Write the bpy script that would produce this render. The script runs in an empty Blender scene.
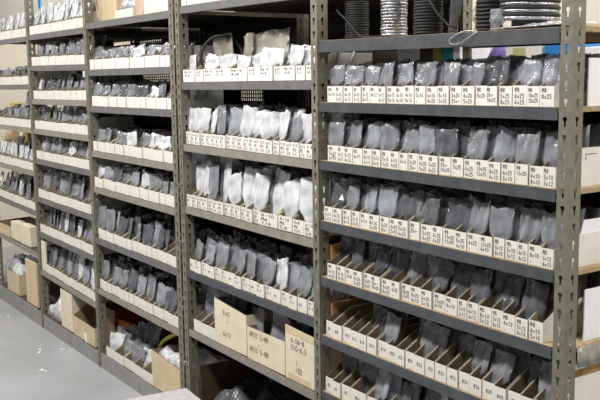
import bpy, math, random
from mathutils import Vector, Matrix, noise
R = random.Random(11)
C = bpy.context.scene.collection
ZO = 0.065                                    # floor height in the survey frame
# ------------------------------------------------------------------ camera survey
F_PX = 869.87; YAW = 0.968394; PITCH = 0.134645; ROLL = -0.0130808
CAM = Vector((1.29999, -2.0, 1.872744 - ZO))
cy, sy = math.cos(YAW), math.sin(YAW)
_f = Vector((-sy, cy, 0)); _r = Vector((cy, sy, 0)); _u = Vector((0, 0, 1))
_f2 = _f*math.cos(PITCH) - _u*math.sin(PITCH); _u2 = _u*math.cos(PITCH) + _f*math.sin(PITCH)
FW = _f2; RT = _r*math.cos(ROLL) + _u2*math.sin(ROLL); UP = _u2*math.cos(ROLL) - _r*math.sin(ROLL)

def at(u, v, Y):
    """survey: the point of the upright plane at depth Y seen at photo position u, v"""
    d = FW + RT*((u-300)/F_PX) - UP*((v-200)/F_PX)
    return CAM + d*((Y - CAM.y)/d.y)
def at_x(u, v, X):
    d = FW + RT*((u-300)/F_PX) - UP*((v-200)/F_PX)
    return CAM + d*((X - CAM.x)/d.x)
def X_at(u, v, Y=0.0): return at(u, v, Y).x

# ------------------------------------------------------------------ materials
def new_mat(name):
    m = bpy.data.materials.new(name); m.use_nodes = True
    nt = m.node_tree; return m, nt, nt.nodes['Principled BSDF']
def mat(name, col, rough=0.6, metal=0.0, var=0.0, scale=8.0, bump=0.0, bscale=60.0, spec=0.5, col2=None, stretch=None, detail=4):
    m, nt, b = new_mat(name)
    b.inputs['Roughness'].default_value = rough; b.inputs['Metallic'].default_value = metal
    b.inputs['Specular IOR Level'].default_value = spec
    c1 = (*col, 1)
    b.inputs['Base Color'].default_value = c1
    tc = nt.nodes.new('ShaderNodeTexCoord'); mp = nt.nodes.new('ShaderNodeMapping')
    nt.links.new(tc.outputs['Object'], mp.inputs['Vector'])
    if stretch: mp.inputs['Scale'].default_value = stretch
    if var or col2:
        n = nt.nodes.new('ShaderNodeTexNoise'); n.inputs['Scale'].default_value = scale; n.inputs['Detail'].default_value = detail
        nt.links.new(mp.outputs[0], n.inputs['Vector'])
        rp = nt.nodes.new('ShaderNodeValToRGB')
        a = col2 if col2 else tuple(x*(1-var) for x in col)
        rp.color_ramp.elements[0].position = .32; rp.color_ramp.elements[1].position = .68
        rp.color_ramp.elements[0].color = (*a, 1)
        rp.color_ramp.elements[1].color = (*(tuple(min(1, x*(1+var)) for x in col)), 1)
        nt.links.new(n.outputs['Fac'], rp.inputs['Fac']); nt.links.new(rp.outputs['Color'], b.inputs['Base Color'])
    if bump:
        n2 = nt.nodes.new('ShaderNodeTexNoise'); n2.inputs['Scale'].default_value = bscale; n2.inputs['Detail'].default_value = 3
        nt.links.new(mp.outputs[0], n2.inputs['Vector'])
        bp = nt.nodes.new('ShaderNodeBump'); bp.inputs['Strength'].default_value = bump; bp.inputs['Distance'].default_value = 0.01
        nt.links.new(n2.outputs['Fac'], bp.inputs['Height']); nt.links.new(bp.outputs[0], b.inputs['Normal'])
    return m
def plastic(name, col, alpha, rough=0.2, bump=0.35):
    m = mat(name, col, rough, 0, var=.38, scale=22, bump=bump, bscale=42, spec=.8)
    nt = m.node_tree; b = nt.nodes['Principled BSDF']; out = nt.nodes['Material Output']
    tr = nt.nodes.new('ShaderNodeBsdfTransparent'); tr.inputs[0].default_value = (.93, .95, .98, 1)
    mx = nt.nodes.new('ShaderNodeMixShader'); mx.inputs[0].default_value = alpha
    nt.links.new(tr.outputs[0], mx.inputs[1]); nt.links.new(b.outputs[0], mx.inputs[2]); nt.links.new(mx.outputs[0], out.inputs[0])
    return m
M = {}
M['floor'] = mat('polished_concrete', (.37, .38, .40), .38, var=.10, scale=2.2, bump=.03, bscale=30)
M['wall'] = mat('cream_wall', (.74, .69, .58), .8, var=.05, scale=1.5)
M['wall_grey'] = mat('grey_wall', (.50, .48, .43), .8, var=.08, scale=1.5)
M['wall_dim'] = mat('dim_grey_wall', (.16, .16, .155), .85, var=.1, scale=1.5)
M['ceiling'] = mat('ceiling_paint', (.22, .22, .21), .9)
M['post'] = mat('olive_grey_steel', (.205, .195, .15), .5, .25, var=.16, scale=35, bump=.05, bscale=200)
M['beam_slate'] = mat('slate_grey_steel', (.080, .088, .098), .45, .2, var=.2, scale=18, bump=.05, bscale=120)
M['beam_grey'] = mat('mid_grey_steel', (.165, .166, .17), .5, .2, var=.15, scale=18, bump=.05, bscale=120)
M['beam_tan'] = mat('worn_tan_steel', (.29, .27, .225), .5, .15, var=.13, scale=18, bump=.05, bscale=120)
M['kick'] = mat('kick_plate_steel', (.30, .295, .28), .5, .15, var=.12, scale=12)
M['board'] = mat('particle_board', (.38, .28, .155), .8, var=.18, scale=60)
M['board_shaded'] = mat('shaded_particle_board', (.085, .064, .042), .85, var=.25, scale=30)  # particle board darkened, with the shade of the undersides put into its colour
M['grey_brown'] = mat('grey_brown_card', (.40, .35, .27), .85, var=.1, scale=10)
M['back'] = mat('dark_back_sheet', (.035, .033, .03), .7, var=.3, scale=10)  # near-black, standing in for the unlit depth behind the shelves
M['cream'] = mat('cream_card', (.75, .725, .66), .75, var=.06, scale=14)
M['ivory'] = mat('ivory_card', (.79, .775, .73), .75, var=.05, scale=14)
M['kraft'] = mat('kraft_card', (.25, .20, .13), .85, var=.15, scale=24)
M['carton'] = mat('tan_carton', (.62, .50, .32), .85, var=.08, scale=12)
M['carton_pale'] = mat('pale_carton', (.74, .67, .51), .82, var=.06, scale=12)
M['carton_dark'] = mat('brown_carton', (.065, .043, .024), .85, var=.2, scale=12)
M['carton_orange'] = mat('orange_brown_card', (.44, .25, .09), .85, var=.15, scale=14)
M['ink'] = mat('marker_ink', (.10, .10, .115), .7)
M['ink_grey'] = mat('faded_marker', (.27, .24, .19), .8)
M['bag_grey'] = plastic('grey_plastic_film', (.28, .295, .32), .68, .16, .5)
M['bag_clear'] = plastic('clear_plastic_film', (.46, .48, .54), .46, .10, .6)
M['bag_smoke'] = plastic('smoky_plastic_film', (.125, .135, .15), .76, .16, .5)
M['bag_dark'] = plastic('dark_plastic_film', (.06, .07, .09), .90, .2, .5)
M['bag_white'] = plastic('white_plastic_film', (.70, .72, .80), .80, .2, .6)
M['bag_teal'] = plastic('teal_plastic_film', (.10, .22, .26), .85, .25)
M['bag_olive'] = plastic('olive_plastic_film', (.40, .38, .32), .75, .2, .4)
M['white'] = mat('white_sheet', (.88, .89, .92), .6)
M['lilac_paper'] = mat('pale_lilac_paper', (.80, .74, .82), .7, var=.08, scale=30)
M['black'] = mat('black_cable', (.010, .011, .013), .6, bump=.15, bscale=90)
M['black_matt'] = mat('black_plastic', (.012, .012, .013), .55)
M['silver'] = mat('silver_tape', (.40, .41, .45), .3, .8, var=.4, scale=40, bump=.5, bscale=55)
M['foil'] = mat('crumpled_foil', (.62, .63, .66), .3, .55, var=.3, scale=50, bump=.6, bscale=70)
M['orange'] = mat('orange_plastic', (.90, .22, .03), .45, var=.1)
M['yellow'] = mat('yellow_hose', (.62, .52, .10), .5, var=.1)
M['woodhose'] = mat('tan_hose', (.55, .36, .15), .5)
M['teal'] = mat('teal_paint', (.02, .25, .33), .5)
M['blue'] = mat('blue_plastic', (.03, .23, .62), .4)
M['purple'] = mat('purple_cloth', (.17, .14, .42), .7, var=.2)
M['mustard'] = mat('mustard_envelope', (.60, .42, .12), .7)
M['olive'] = mat('olive_yellow_card', (.36, .32, .06), .7)
M['lightblue'] = mat('sky_blue_plastic', (.15, .50, .70), .4)
M['plank'] = mat('pale_pine', (.66, .53, .33), .7, var=.10, scale=4, stretch=(9, 9, .5))
M['lime'] = mat('yellow_green_label', (.50, .50, .22), .6)

# ------------------------------------------------------------------ mesh builder
class MB:
    def __init__(s): s.v = []; s.f = []; s.m = []; s.sm = []
    def add(s, vs, fs, mi=0, T=None, smooth=False):
        b = len(s.v)
        s.v += [tuple(T @ Vector(p)) if T is not None else tuple(p) for p in vs]
        for i, q in enumerate(fs):
            s.f.append(tuple(b+k for k in q)); s.m.append(mi[i] if isinstance(mi, (list, tuple)) else mi); s.sm.append(smooth)
    def box(s, x0, x1, y0, y1, z0, z1, mi=0, T=None):
        vs = [(x, y, z) for z in (z0, z1) for y in (y0, y1) for x in (x0, x1)]
        s.add(vs, [(0,2,3,1),(4,5,7,6),(0,1,5,4),(2,6,7,3),(0,4,6,2),(1,3,7,5)], mi, T)
    def tube(s, pts, r, n=8, mi=0, closed=False, T=None):
        pts = [Vector(p) for p in pts]; N = len(pts); vs = []; fs = []
        prev = None
        for i, p in enumerate(pts):
            a = pts[(i-1) % N] if closed or i > 0 else p
            b = pts[(i+1) % N] if closed or i < N-1 else p
            t = (b-a).normalized()
            if prev is None:
                nrm = t.orthogonal().normalized()
            else:
                nrm = (prev - t*prev.dot(t))
                nrm = nrm.normalized() if nrm.length > 1e-6 else t.orthogonal().normalized()
            prev = nrm; bn = t.cross(nrm)
            rr = r[i] if isinstance(r, (list, tuple)) else r
            vs += [p + (nrm*math.cos(2*math.pi*k/n) + bn*math.sin(2*math.pi*k/n))*rr for k in range(n)]
        for i in range(N if closed else N-1):
            j = (i+1) % N
            fs += [(i*n+k, i*n+(k+1) % n, j*n+(k+1) % n, j*n+k) for k in range(n)]
        if not closed:
            fs += [tuple(range(n-1, -1, -1)), tuple((N-1)*n+k for k in range(n))]
        s.add(vs, fs, mi, T, True)
    def lathe(s, prof, n=28, mi=0, T=None, smooth=True):
        vs = []; fs = []
        for r, z in prof: vs += [(r*math.cos(2*math.pi*k/n), r*math.sin(2*math.pi*k/n), z) for k in range(n)]
        for i in range(len(prof)-1):
            fs += [(i*n+k, i*n+(k+1) % n, (i+1)*n+(k+1) % n, (i+1)*n+k) for k in range(n)]
        if prof[0][0] > 0: fs.append(tuple(range(n-1, -1, -1)))
        if prof[-1][0] > 0: fs.append(tuple((len(prof)-1)*n+k for k in range(n)))
        s.add(vs, fs, mi, T, smooth)
    def mesh(s, name, mats):
        me = bpy.data.meshes.new(name); me.from_pydata(s.v, [], s.f)
        for m in mats: me.materials.append(M[m] if isinstance(m, str) else m)
        me.polygons.foreach_set('material_index', s.m); me.polygons.foreach_set('use_smooth', s.sm)
        me.update(); return me
    def obj(s, name, mats, parent=None):
        return link(name, s.mesh(name, mats if isinstance(mats, (list, tuple)) else [mats]), parent)
def link(name, me, parent=None, loc=(0, 0, 0)):
    o = bpy.data.objects.new(name, me); C.objects.link(o); o.location = loc
    if parent is not None: o.parent = parent
    return o
def tag(o, label, cat, group=None, kind=None):
    o['label'] = label; o['category'] = cat
    if group: o['group'] = group
    if kind: o['kind'] = kind
    return o
def thing(name, label, cat, loc=(0, 0, 0), rz=0, group=None):
    o = bpy.data.objects.new(name, None); C.objects.link(o); o.location = loc; o.rotation_euler = (0, 0, rz)
    return tag(o, label, cat, group)
def struct(name, mb, m):
    o = mb.obj(name, m); o['kind'] = 'structure'; return o
ORD = ('first second third fourth fifth sixth seventh eighth ninth tenth eleventh twelfth thirteenth fourteenth fifteenth sixteenth '
       'seventeenth eighteenth nineteenth twentieth twenty-first twenty-second twenty-third twenty-fourth twenty-fifth twenty-sixth').split()

# ------------------------------------------------------------------ room
XL, XR, YF, YB, ZC = -8.6, 3.6, -4.2, 2.3, 3.7
b = MB(); b.box(XL, XR, YF, YB, -.05, 0); struct('floor', b, 'floor')
b = MB(); b.box(XL, XR, YF, YB, ZC, ZC+.05); struct('ceiling', b, 'ceiling')
b = MB(); b.box(XL, XR, YB, YB+.1, 0, ZC); struct('wall_back', b, 'wall')
b = MB(); b.box(XL-.1, XL, YF, YB, 0, ZC); struct('wall_left', b, 'wall')
b = MB(); b.box(XR, XR+.1, YF, YB, 0, ZC); struct('wall_right', b, 'wall_dim')
b = MB(); b.box(XL, XR, YF-.1, YF, 0, ZC); struct('wall_front', b, 'wall_dim')
# pale scuffs and crumbs on the floor
b = MB()
for i, (u, v) in enumerate(((42, 370), (67, 350), (6, 317), (38, 351), (90, 357))):
    d = FW + RT*((u-300)/F_PX) - UP*((v-200)/F_PX); p = CAM + d*(-CAM.z/d.z)
    for k in range(3):
        q = p + Vector((R.uniform(-.05, .05), R.uniform(-.03, .03), 0)); s_ = R.uniform(.006, .02)
        pts = [(q.x+s_*math.cos(a)*R.uniform(.6, 1.2), q.y+s_*.6*math.sin(a)*R.uniform(.6, 1.2), .0015) for a in [j*math.pi/4 for j in range(8)]]
        pts2 = [(x, y, .0002) for x, y, z in pts]
        b.add(pts+pts2, [tuple(range(8)), tuple(range(15, 7, -1))]+[(j, 8+j, 8+(j+1) % 8, (j+1) % 8) for j in range(8)])
tag(b.obj('paper_litter', 'white'), 'white paper crumbs scattered on the grey concrete aisle', 'litter', kind='stuff')

# ------------------------------------------------------------------ shelving
PITCH_S = .0504
KEY = [(0, .0125), (.0045, .0112), (.0066, .007), (.0058, .003), (.0032, -.0005), (.0030, -.006), (.0030, -.0125), (.0014, -.0143),
       (-.0014, -.0143), (-.0030, -.0125), (-.0030, -.006), (-.0032, -.0005), (-.0058, .003), (-.0066, .007), (-.0045, .0112)]
KEY = [(x*1.18, z*1.08) for x, z in KEY]
def flange(mb, w, z0, z1, place):
    """a strip of steel with keyhole slots; place(s, z, t) maps strip coordinates into the post"""
    hw, hp = w/2, PITCH_S/2
    rect = []
    for x, z in KEY:
        k = min(hw/abs(x) if abs(x) > 1e-9 else 9e9, hp/abs(z) if abs(z) > 1e-9 else 9e9)
        rect.append((x*k, z*k))
    corners = [(hw, hp), (hw, -hp), (-hw, -hp), (-hw, hp)]
    n = len(KEY)
    for i, (x, z) in enumerate(rect):          # snap the nearest boundary points onto the corners
        pass
    near = {}
    for c in corners:
        j = min(range(n), key=lambda i: (rect[i][0]-c[0])**2+(rect[i][1]-c[1])**2 if i not in near else 9e9); near[j] = c
    rect = [near.get(i, rect[i]) for i in range(n)]
    T_ = .0022
    c = z0 + hp
    while c + hp <= z1 + 1e-6:
        vs = []
        for t in (0, T_):
            vs += [place(x, c+z, t) for x, z in KEY] + [place(x, c+z, t) for x, z in rect]
        fs = []
        for i in range(n):
            j = (i+1) % n
            fs += [(i, j, n+j, n+i), (2*n+i, 3*n+i, 3*n+j, 2*n+j), (i, 2*n+i, 2*n+j, j), (n+i, n+j, 3*n+j, 3*n+i)]
        mb.add(vs, fs); c += PITCH_S
def post(parent, xc, front, mirror=False, ztop=2.72, wf=.042, ws=.052):
    """angle upright: corner at xc, one flange across the front, one running back along the bay's end"""
    mb = MB(); sg = -1 if not mirror else 1
    if front:
        flange(mb, wf, 0, ztop, lambda s, z, t: (xc + sg*wf/2 + s, t, z))
        flange(mb, ws-.0022, 0, ztop, lambda s, z, t: (xc + sg*t, .0022 + (ws-.0022)/2 + s, z))
    else:
        flange(mb, wf, 0, ztop, lambda s, z, t: (xc + sg*wf/2 + s, DEPTH - t, z))
        flange(mb, ws-.0022, 0, ztop, lambda s, z, t: (xc + sg*t, DEPTH - .0022 - (ws-.0022)/2 + s, z))
    return mb.obj('upright_post', 'post', parent)
DEPTH = .84
# heights of the shelf tops at each end (survey frame)
SH = {
 'A': [(2.031, 2.017), (1.795, 1.793), (1.567, 1.559), (1.327, 1.322), (1.099, 1.092), (.858, .848), (.622, .612), (.165, .165)],
 'B': [(2.252, 2.238), (1.880, 1.880), (1.573, 1.565), (1.256, 1.243), (.924, .913), (.612, .598), (.185, .175)],
 'C': [(2.247, 2.240), (1.965, 1.960), (1.743, 1.741), (1.467, 1.461), (1.242, 1.229), (.917, .908), (.592, .580), (.168, .160)],
 'D': [(2.232, 2.226), (2.014, 2.000), (1.777, 1.777), (1.563, 1.558), (1.346, 1.339), (1.064, 1.053), (.804, .790), (.517, .482), (.174, .162)],
 'E': [(2.234, 2.227), (1.880, 1.882), (1.566, 1.563), (1.256, 1.246), (.970, .948), (.652, .636), (.196, .182)],
}
EXT = {'A': (-1.474, -.322), 'B': (-2.644, -1.523), 'C': (-3.896, -2.768), 'D': (-5.026, -3.945), 'E': (-6.2, -5.075)}
BEAM = {'A': ['beam_slate']*8, 'B': ['beam_grey', 'beam_grey', 'beam_tan', 'beam_tan', 'beam_slate', 'beam_tan', 'kick'],
        'C': ['beam_grey', 'beam_grey', 'beam_grey', 'beam_tan', 'beam_tan', 'beam_grey', 'beam_tan', 'kick'],
        'D': ['beam_grey', 'beam_grey', 'beam_tan', 'beam_tan', 'beam_grey', 'beam_grey', 'beam_grey', 'beam_tan', 'kick'],
        'E': ['beam_grey', 'beam_grey', 'beam_tan', 'beam_tan', 'beam_grey', 'beam_tan', 'kick']}
def sz(bay, i, x):
    zl, zr = SH[bay][i]; x0, x1 = EXT[bay]
    return zl + (zr-zl)*(x-x0)/(x1-x0) - ZO
unit_r = thing('shelving_unit', 'olive steel shelving of two bays with cable spools on its top shelf', 'shelving')
unit_l = thing('shelving_unit', 'olive steel shelving of three bays farther along the aisle with wooden crate on top', 'shelving')
def wedge(mb, x0, x1, y0, y1, zl0, zr0, zl1, zr1, mi=0):
    vs = [(x0, y0, zl0), (x1, y0, zr0), (x0, y1, zl0), (x1, y1, zr0), (x0, y0, zl1), (x1, y0, zr1), (x0, y1, zl1), (x1, y1, zr1)]
    mb.add(vs, [(0,2,3,1),(4,5,7,6),(0,1,5,4),(2,6,7,3),(0,4,6,2),(1,3,7,5)], mi)
for bay in 'ABCDE':
    un = unit_r if bay in 'AB' else unit_l
    x0, x1 = EXT[bay]
    for i, (zl, zr) in enumerate(SH[bay]):
        zl -= ZO; zr -= ZO
        base = i == len(SH[bay])-1
        h = .037 if not base else zl
        if bay == 'A' and i == 0: h = .045
        mb = MB()
        xr = x1 + .044 if bay == 'A' else x1
        wedge(mb, x0, x1, .0065, DEPTH-.004, zl-.014, zr-.014, zl, zr)
        if bay == 'A': wedge(mb, x1+.0, xr, .056, DEPTH-.056, zl-.014, zr-.014, zl, zr)
        sh = mb.obj('shelf_board', 'board' if bay == 'A' else 'board_shaded', un)
        mb = MB()                               # folded front beam: face, rolled bottom return, back beam
        if base: wedge(mb, x0, x1, .003, .0062, zl-h, zr-h, zl-.0012, zr-.0012)
        else:
            sec = [(.003, -h), (.003, -.0012), (.0062, -.0012), (.0062, -h+.003), (.022, -h+.003), (.022, -h)]
            mb.add([(x0, y, zl+q) for y, q in sec]+[(x1, y, zr+q) for y, q in sec], [(0,1,2,3,4,5), (11,10,9,8,7,6)]+[(k, 6+k, 6+(k+1) % 6, (k+1) % 6) for k in range(6)])
            mb.obj('shelf_beam', BEAM[bay][i], sh); mb = MB(); wedge(mb, x0, x1, DEPTH-.0035, DEPTH-.001, zl-.02, zr-.02, zl-.001, zr-.001)
        mb.obj('shelf_beam', 'beam_slate' if not base else BEAM[bay][i], sh)  # dark steel colour makes the rear beams read as shaded
PX = {'P0': -.272, 'P1': -1.478, 'P2': -2.648}
for n, x in PX.items():
    post(unit_r, x, True); post(unit_r, x, False)
post(unit_l, -2.762, True, True, wf=.052); post(unit_l, -2.762, False, True)
for x in (-3.900, -5.030, -6.205):
    post(unit_l, x, True); post(unit_l, x, False)
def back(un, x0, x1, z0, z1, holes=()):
    """one added dark sheet for the unlit depth at the rear, with rectangular openings (x0, x1, z0, z1)"""
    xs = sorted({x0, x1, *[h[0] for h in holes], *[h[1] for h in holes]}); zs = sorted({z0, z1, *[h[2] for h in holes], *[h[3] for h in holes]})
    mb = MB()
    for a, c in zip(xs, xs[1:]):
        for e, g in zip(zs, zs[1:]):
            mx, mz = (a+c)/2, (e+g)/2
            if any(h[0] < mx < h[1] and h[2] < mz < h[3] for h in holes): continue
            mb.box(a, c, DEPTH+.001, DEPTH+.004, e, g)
    mb.obj('dark_backdrop', 'back', un)
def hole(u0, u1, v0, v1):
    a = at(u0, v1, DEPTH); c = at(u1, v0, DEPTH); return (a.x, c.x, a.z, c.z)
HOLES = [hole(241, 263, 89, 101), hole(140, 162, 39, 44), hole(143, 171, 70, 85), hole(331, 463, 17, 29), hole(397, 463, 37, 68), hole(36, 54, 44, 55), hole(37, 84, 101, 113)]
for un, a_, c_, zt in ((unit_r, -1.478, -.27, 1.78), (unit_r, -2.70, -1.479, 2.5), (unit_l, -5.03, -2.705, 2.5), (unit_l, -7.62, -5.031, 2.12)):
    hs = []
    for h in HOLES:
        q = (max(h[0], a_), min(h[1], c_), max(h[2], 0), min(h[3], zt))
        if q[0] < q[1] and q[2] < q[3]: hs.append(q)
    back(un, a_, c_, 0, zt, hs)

# ------------------------------------------------------------------ bins
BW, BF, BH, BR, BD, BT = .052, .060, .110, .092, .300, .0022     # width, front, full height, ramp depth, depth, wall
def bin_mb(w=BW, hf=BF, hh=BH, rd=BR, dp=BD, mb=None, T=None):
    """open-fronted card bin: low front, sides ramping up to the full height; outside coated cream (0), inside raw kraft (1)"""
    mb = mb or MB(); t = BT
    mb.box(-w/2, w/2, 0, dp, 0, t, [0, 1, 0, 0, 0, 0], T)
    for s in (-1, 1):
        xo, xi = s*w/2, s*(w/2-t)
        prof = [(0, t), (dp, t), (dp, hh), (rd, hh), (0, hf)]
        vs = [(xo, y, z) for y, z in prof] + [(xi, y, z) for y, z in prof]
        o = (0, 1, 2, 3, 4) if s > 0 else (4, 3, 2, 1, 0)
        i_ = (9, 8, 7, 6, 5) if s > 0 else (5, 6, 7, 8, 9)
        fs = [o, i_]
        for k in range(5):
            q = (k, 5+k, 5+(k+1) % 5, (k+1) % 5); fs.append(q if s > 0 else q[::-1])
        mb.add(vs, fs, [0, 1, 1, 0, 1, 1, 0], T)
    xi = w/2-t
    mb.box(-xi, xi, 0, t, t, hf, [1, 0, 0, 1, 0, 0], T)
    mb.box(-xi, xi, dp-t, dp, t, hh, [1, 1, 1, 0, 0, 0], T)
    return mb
# marker strokes: each glyph on a 1 x 1.6 grid
G = {'0': [[(.5,1.6),(.1,1.2),(.1,.4),(.5,0),(.9,.4),(.9,1.2),(.5,1.6)]], '1': [[(.3,1.3),(.55,1.6),(.55,0)]], '2': [[(.1,1.3),(.5,1.6),(.9,1.25),(.1,0),(.95,.05)]],
     '3': [[(.1,1.5),(.6,1.6),(.8,1.2),(.4,.85),(.9,.5),(.5,0),(.1,.15)]], '4': [[(.7,0),(.7,1.6),(.1,.5),(.95,.5)]], '5': [[(.9,1.6),(.2,1.6),(.15,.9),(.7,.95),(.9,.45),(.5,0),(.1,.15)]],
     '6': [[(.8,1.6),(.2,.9),(.15,.3),(.5,0),(.85,.35),(.6,.8),(.2,.6)]], '8': [[(.5,.85),(.15,1.2),(.5,1.6),(.85,1.2),(.5,.85),(.1,.4),(.5,0),(.9,.4),(.5,.85)]],
     '7': [[(.1,1.6),(.9,1.6),(.4,0)]], '9': [[(.85,1.1),(.5,.8),(.15,1.2),(.5,1.6),(.85,1.2),(.7,0)]],
     'M': [[(.05,0),(.15,1.6),(.5,.6),(.85,1.6),(.95,0)]], 'R': [[(.1,0),(.1,1.6),(.7,1.5),(.7,.95),(.15,.8),(.9,0)]], 'x': [[(.15,.9),(.8,.1)],[(.8,.9),(.15,.1)]],
     '.': [[(.4,.3),(.6,.5),(.6,.2),(.4,.4)]], '-': [[(.15,.7),(.85,.75)]], '#': [[(.3,0),(.4,1.6)],[(.7,0),(.8,1.6)],[(.1,.5),(.95,.5)],[(.1,1.1),(.95,1.1)]],
     'S': [[(.85,1.4),(.4,1.6),(.2,1.2),(.8,.6),(.5,0),(.1,.2)]], 'T': [[(.05,1.6),(.95,1.6)],[(.5,1.6),(.5,0)]], 'L': [[(.2,1.6),(.2,0),(.9,0)]], '/': [[(.2,0),(.8,1.6)]], ' ': []}
def write(mb, lines, x0, z_top, ch, pen, y=-.0004, gap=1.45):
    """ribbons of ink on an upright face (x, z), facing -y"""
    for li, tx in enumerate(lines):
        s = ch/1.6; z0 = z_top - ch - li*ch*gap
        for ci, c in enumerate(tx):
            for st in G.get(c, []):
                pts = [Vector((x0 + (ci*1.22 + px)*s + R.uniform(-.04, .04)*s, 0, z0 + pz*s + R.uniform(-.05, .05)*s)) for px, pz in st]
                for a, q in zip(pts, pts[1:]):
                    d = (q-a); 
                    if d.length < 1e-6: continue
                    d.normalize(); nn = Vector((-d.z, 0, d.x))*pen/2; a2 = a - d*pen*.3; q2 = q + d*pen*.3
                    vs = [a2-nn, q2-nn, q2+nn, a2+nn]
                    mb.add([(p.x, y, p.z) for p in vs]+[(p.x, y+.0003, p.z) for p in vs], [(0,1,2,3),(7,6,5,4)])
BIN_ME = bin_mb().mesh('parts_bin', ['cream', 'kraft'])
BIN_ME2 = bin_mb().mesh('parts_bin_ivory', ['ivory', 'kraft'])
NBIN = 0
def place_bin(bay, row, xl, xr, label, lines=None, hscale=1.0, ivory=False, group=None, dscale=1.0, ch=None, pen=.0016, yoff=None):
    global NBIN
    w = xr-xl-R.uniform(.0025, .0055); xc = (xl+xr)/2
    y0 = .0085 + (R.uniform(0, .011) if yoff is None else yoff)
    z = max(sz(bay, row, xl), sz(bay, row, xr)) + .0004
    o = link('parts_bin', BIN_ME2 if ivory else BIN_ME, None, (xc, y0, z)); o.scale = (w/BW, dscale, hscale)
    tag(o, label, 'bin', group); NBIN += 1
    if lines:
        mb = MB(); hf = BF
        n = max(len(l) for l in lines); avail = BW*.80
        chh = ch or min(.0125, avail/(n*1.22)*1.6)
        x0 = -BW*.40 + R.uniform(0, .002)
        write(mb, lines, x0, hf*.9, chh, pen)
        mb.obj('lettering', 'ink', o)
    return o
# ------------------------------------------------------------------ bags
def bag_mb(seed, w=.094, h=.158, T=.014, mb=None, X=None, nu=12, nv=13, crumple=1.0, mi=0):
    """a flat plastic bag standing on its bottom edge: narrow in the bin, spreading above it, creased, with a nearly straight top"""
    rr = random.Random(seed); off = Vector((rr.uniform(0, 90), rr.uniform(0, 90), rr.uniform(0, 90)))
    slope = rr.uniform(-.10, .10); ear = (rr.uniform(-.03, .05), rr.uniform(-.03, .05)); bend = rr.uniform(-.010, .010); ph = rr.uniform(0, 6)
    nar = rr.uniform(.44, .48); flare = rr.uniform(.9, 1.06); gather = rr.choice((0, 0, 0, .15)); gz = rr.uniform(.5, .65); roll = rr.choice((0, 0, .012, -.012))
    vs = []; fs = []
    def P(i, j, side):
        u = -1 + 2*i/nu; v = j/nv
        t = min(1, max(0, v-.22)/.28); wv = nar + (flare-nar)*t*t*(3-2*t)
        if gather: wv *= 1 - gather*math.exp(-((v-gz)/.12)**2)
        x = u*w/2*wv
        z = v*h*(1 + slope*u*v*.5 + (ear[0] if u < 0 else ear[1])*abs(u)**3*v)
        edge = math.sqrt(max(0, 1-u*u)); bot = min(1, v/.06)
        th = T/2*edge*bot*(.15 + .85*(1-v)**.7)
        y = side*th + bend*math.sin(u*2.4+ph)*v*1.2 + roll*u*u*v
        q = Vector((x*52, z*13, side*2.0))+off
        cr = .0115*crumple*(.2+.8*v)
        if 0 < i < nu and 0 < j < nv or j == nv:
            n1 = noise.noise(q)
            y += n1*cr + noise.noise(q*2.1)*cr*.5 + (abs(noise.noise(q*1.3+Vector((3, 8, 2))))-.2)*cr*.6
            if j == nv: y = (y - side*th)*.7
        x += noise.noise(Vector((z*20, side, 1))+off)*.0035*crumple*v
        z += noise.noise(Vector((x*40, 3, 9))+off)*.007*crumple*v
        return (x, y, z)
    idx = {}
    for side in (-1, 1):
        for j in range(nv+1):
            for i in range(nu+1):
                if side == 1 and (i in (0, nu) or j in (0,)): idx[(i, j, 1)] = idx[(i, j, -1)]; continue
                p = P(i, j, side); idx[(i, j, side)] = len(vs); vs.append(p)
        for j in range(nv):
            for i in range(nu):
                q = (idx[(i, j, side)], idx[(i+1, j, side)], idx[(i+1, j+1, side)], idx[(i, j+1, side)])
                fs.append(q if side == -1 else q[::-1])
    mb = mb or MB(); mb.add(vs, fs, mi, X, True); return mb
BAG_N = 16
BAGS = {}
def bag_mesh(k, m):
    if (k, m) not in BAGS: BAGS[(k, m)] = bag_mb(100+k).mesh('plastic_bag', [m])
    return BAGS[(k, m)]
NBAG = 0
def place_bag(x, y, z, m, label, w=1.0, h=1.0, tilt=.25, lean=0.0, yaw=0.0, t=1.0, group=None, k=None):
    global NBAG
    k = R.randrange(BAG_N) if k is None else k
    o = link('plastic_bag', bag_mesh(k, m), None, (x, y, z)); o.scale = (w, t, h); o.rotation_euler = (-tilt, lean, yaw)
    tag(o, label, 'bag', group); NBAG += 1; return o
BAYN = {'A': 'cable-spool bay', 'B': 'lettered-carton bay', 'C': 'orange-crate bay'}
TINT = {'bag_grey': 'grey', 'bag_clear': 'clear', 'bag_smoke': 'smoky grey', 'bag_dark': 'dark', 'bag_white': 'white', 'bag_olive': 'olive grey'}
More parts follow.
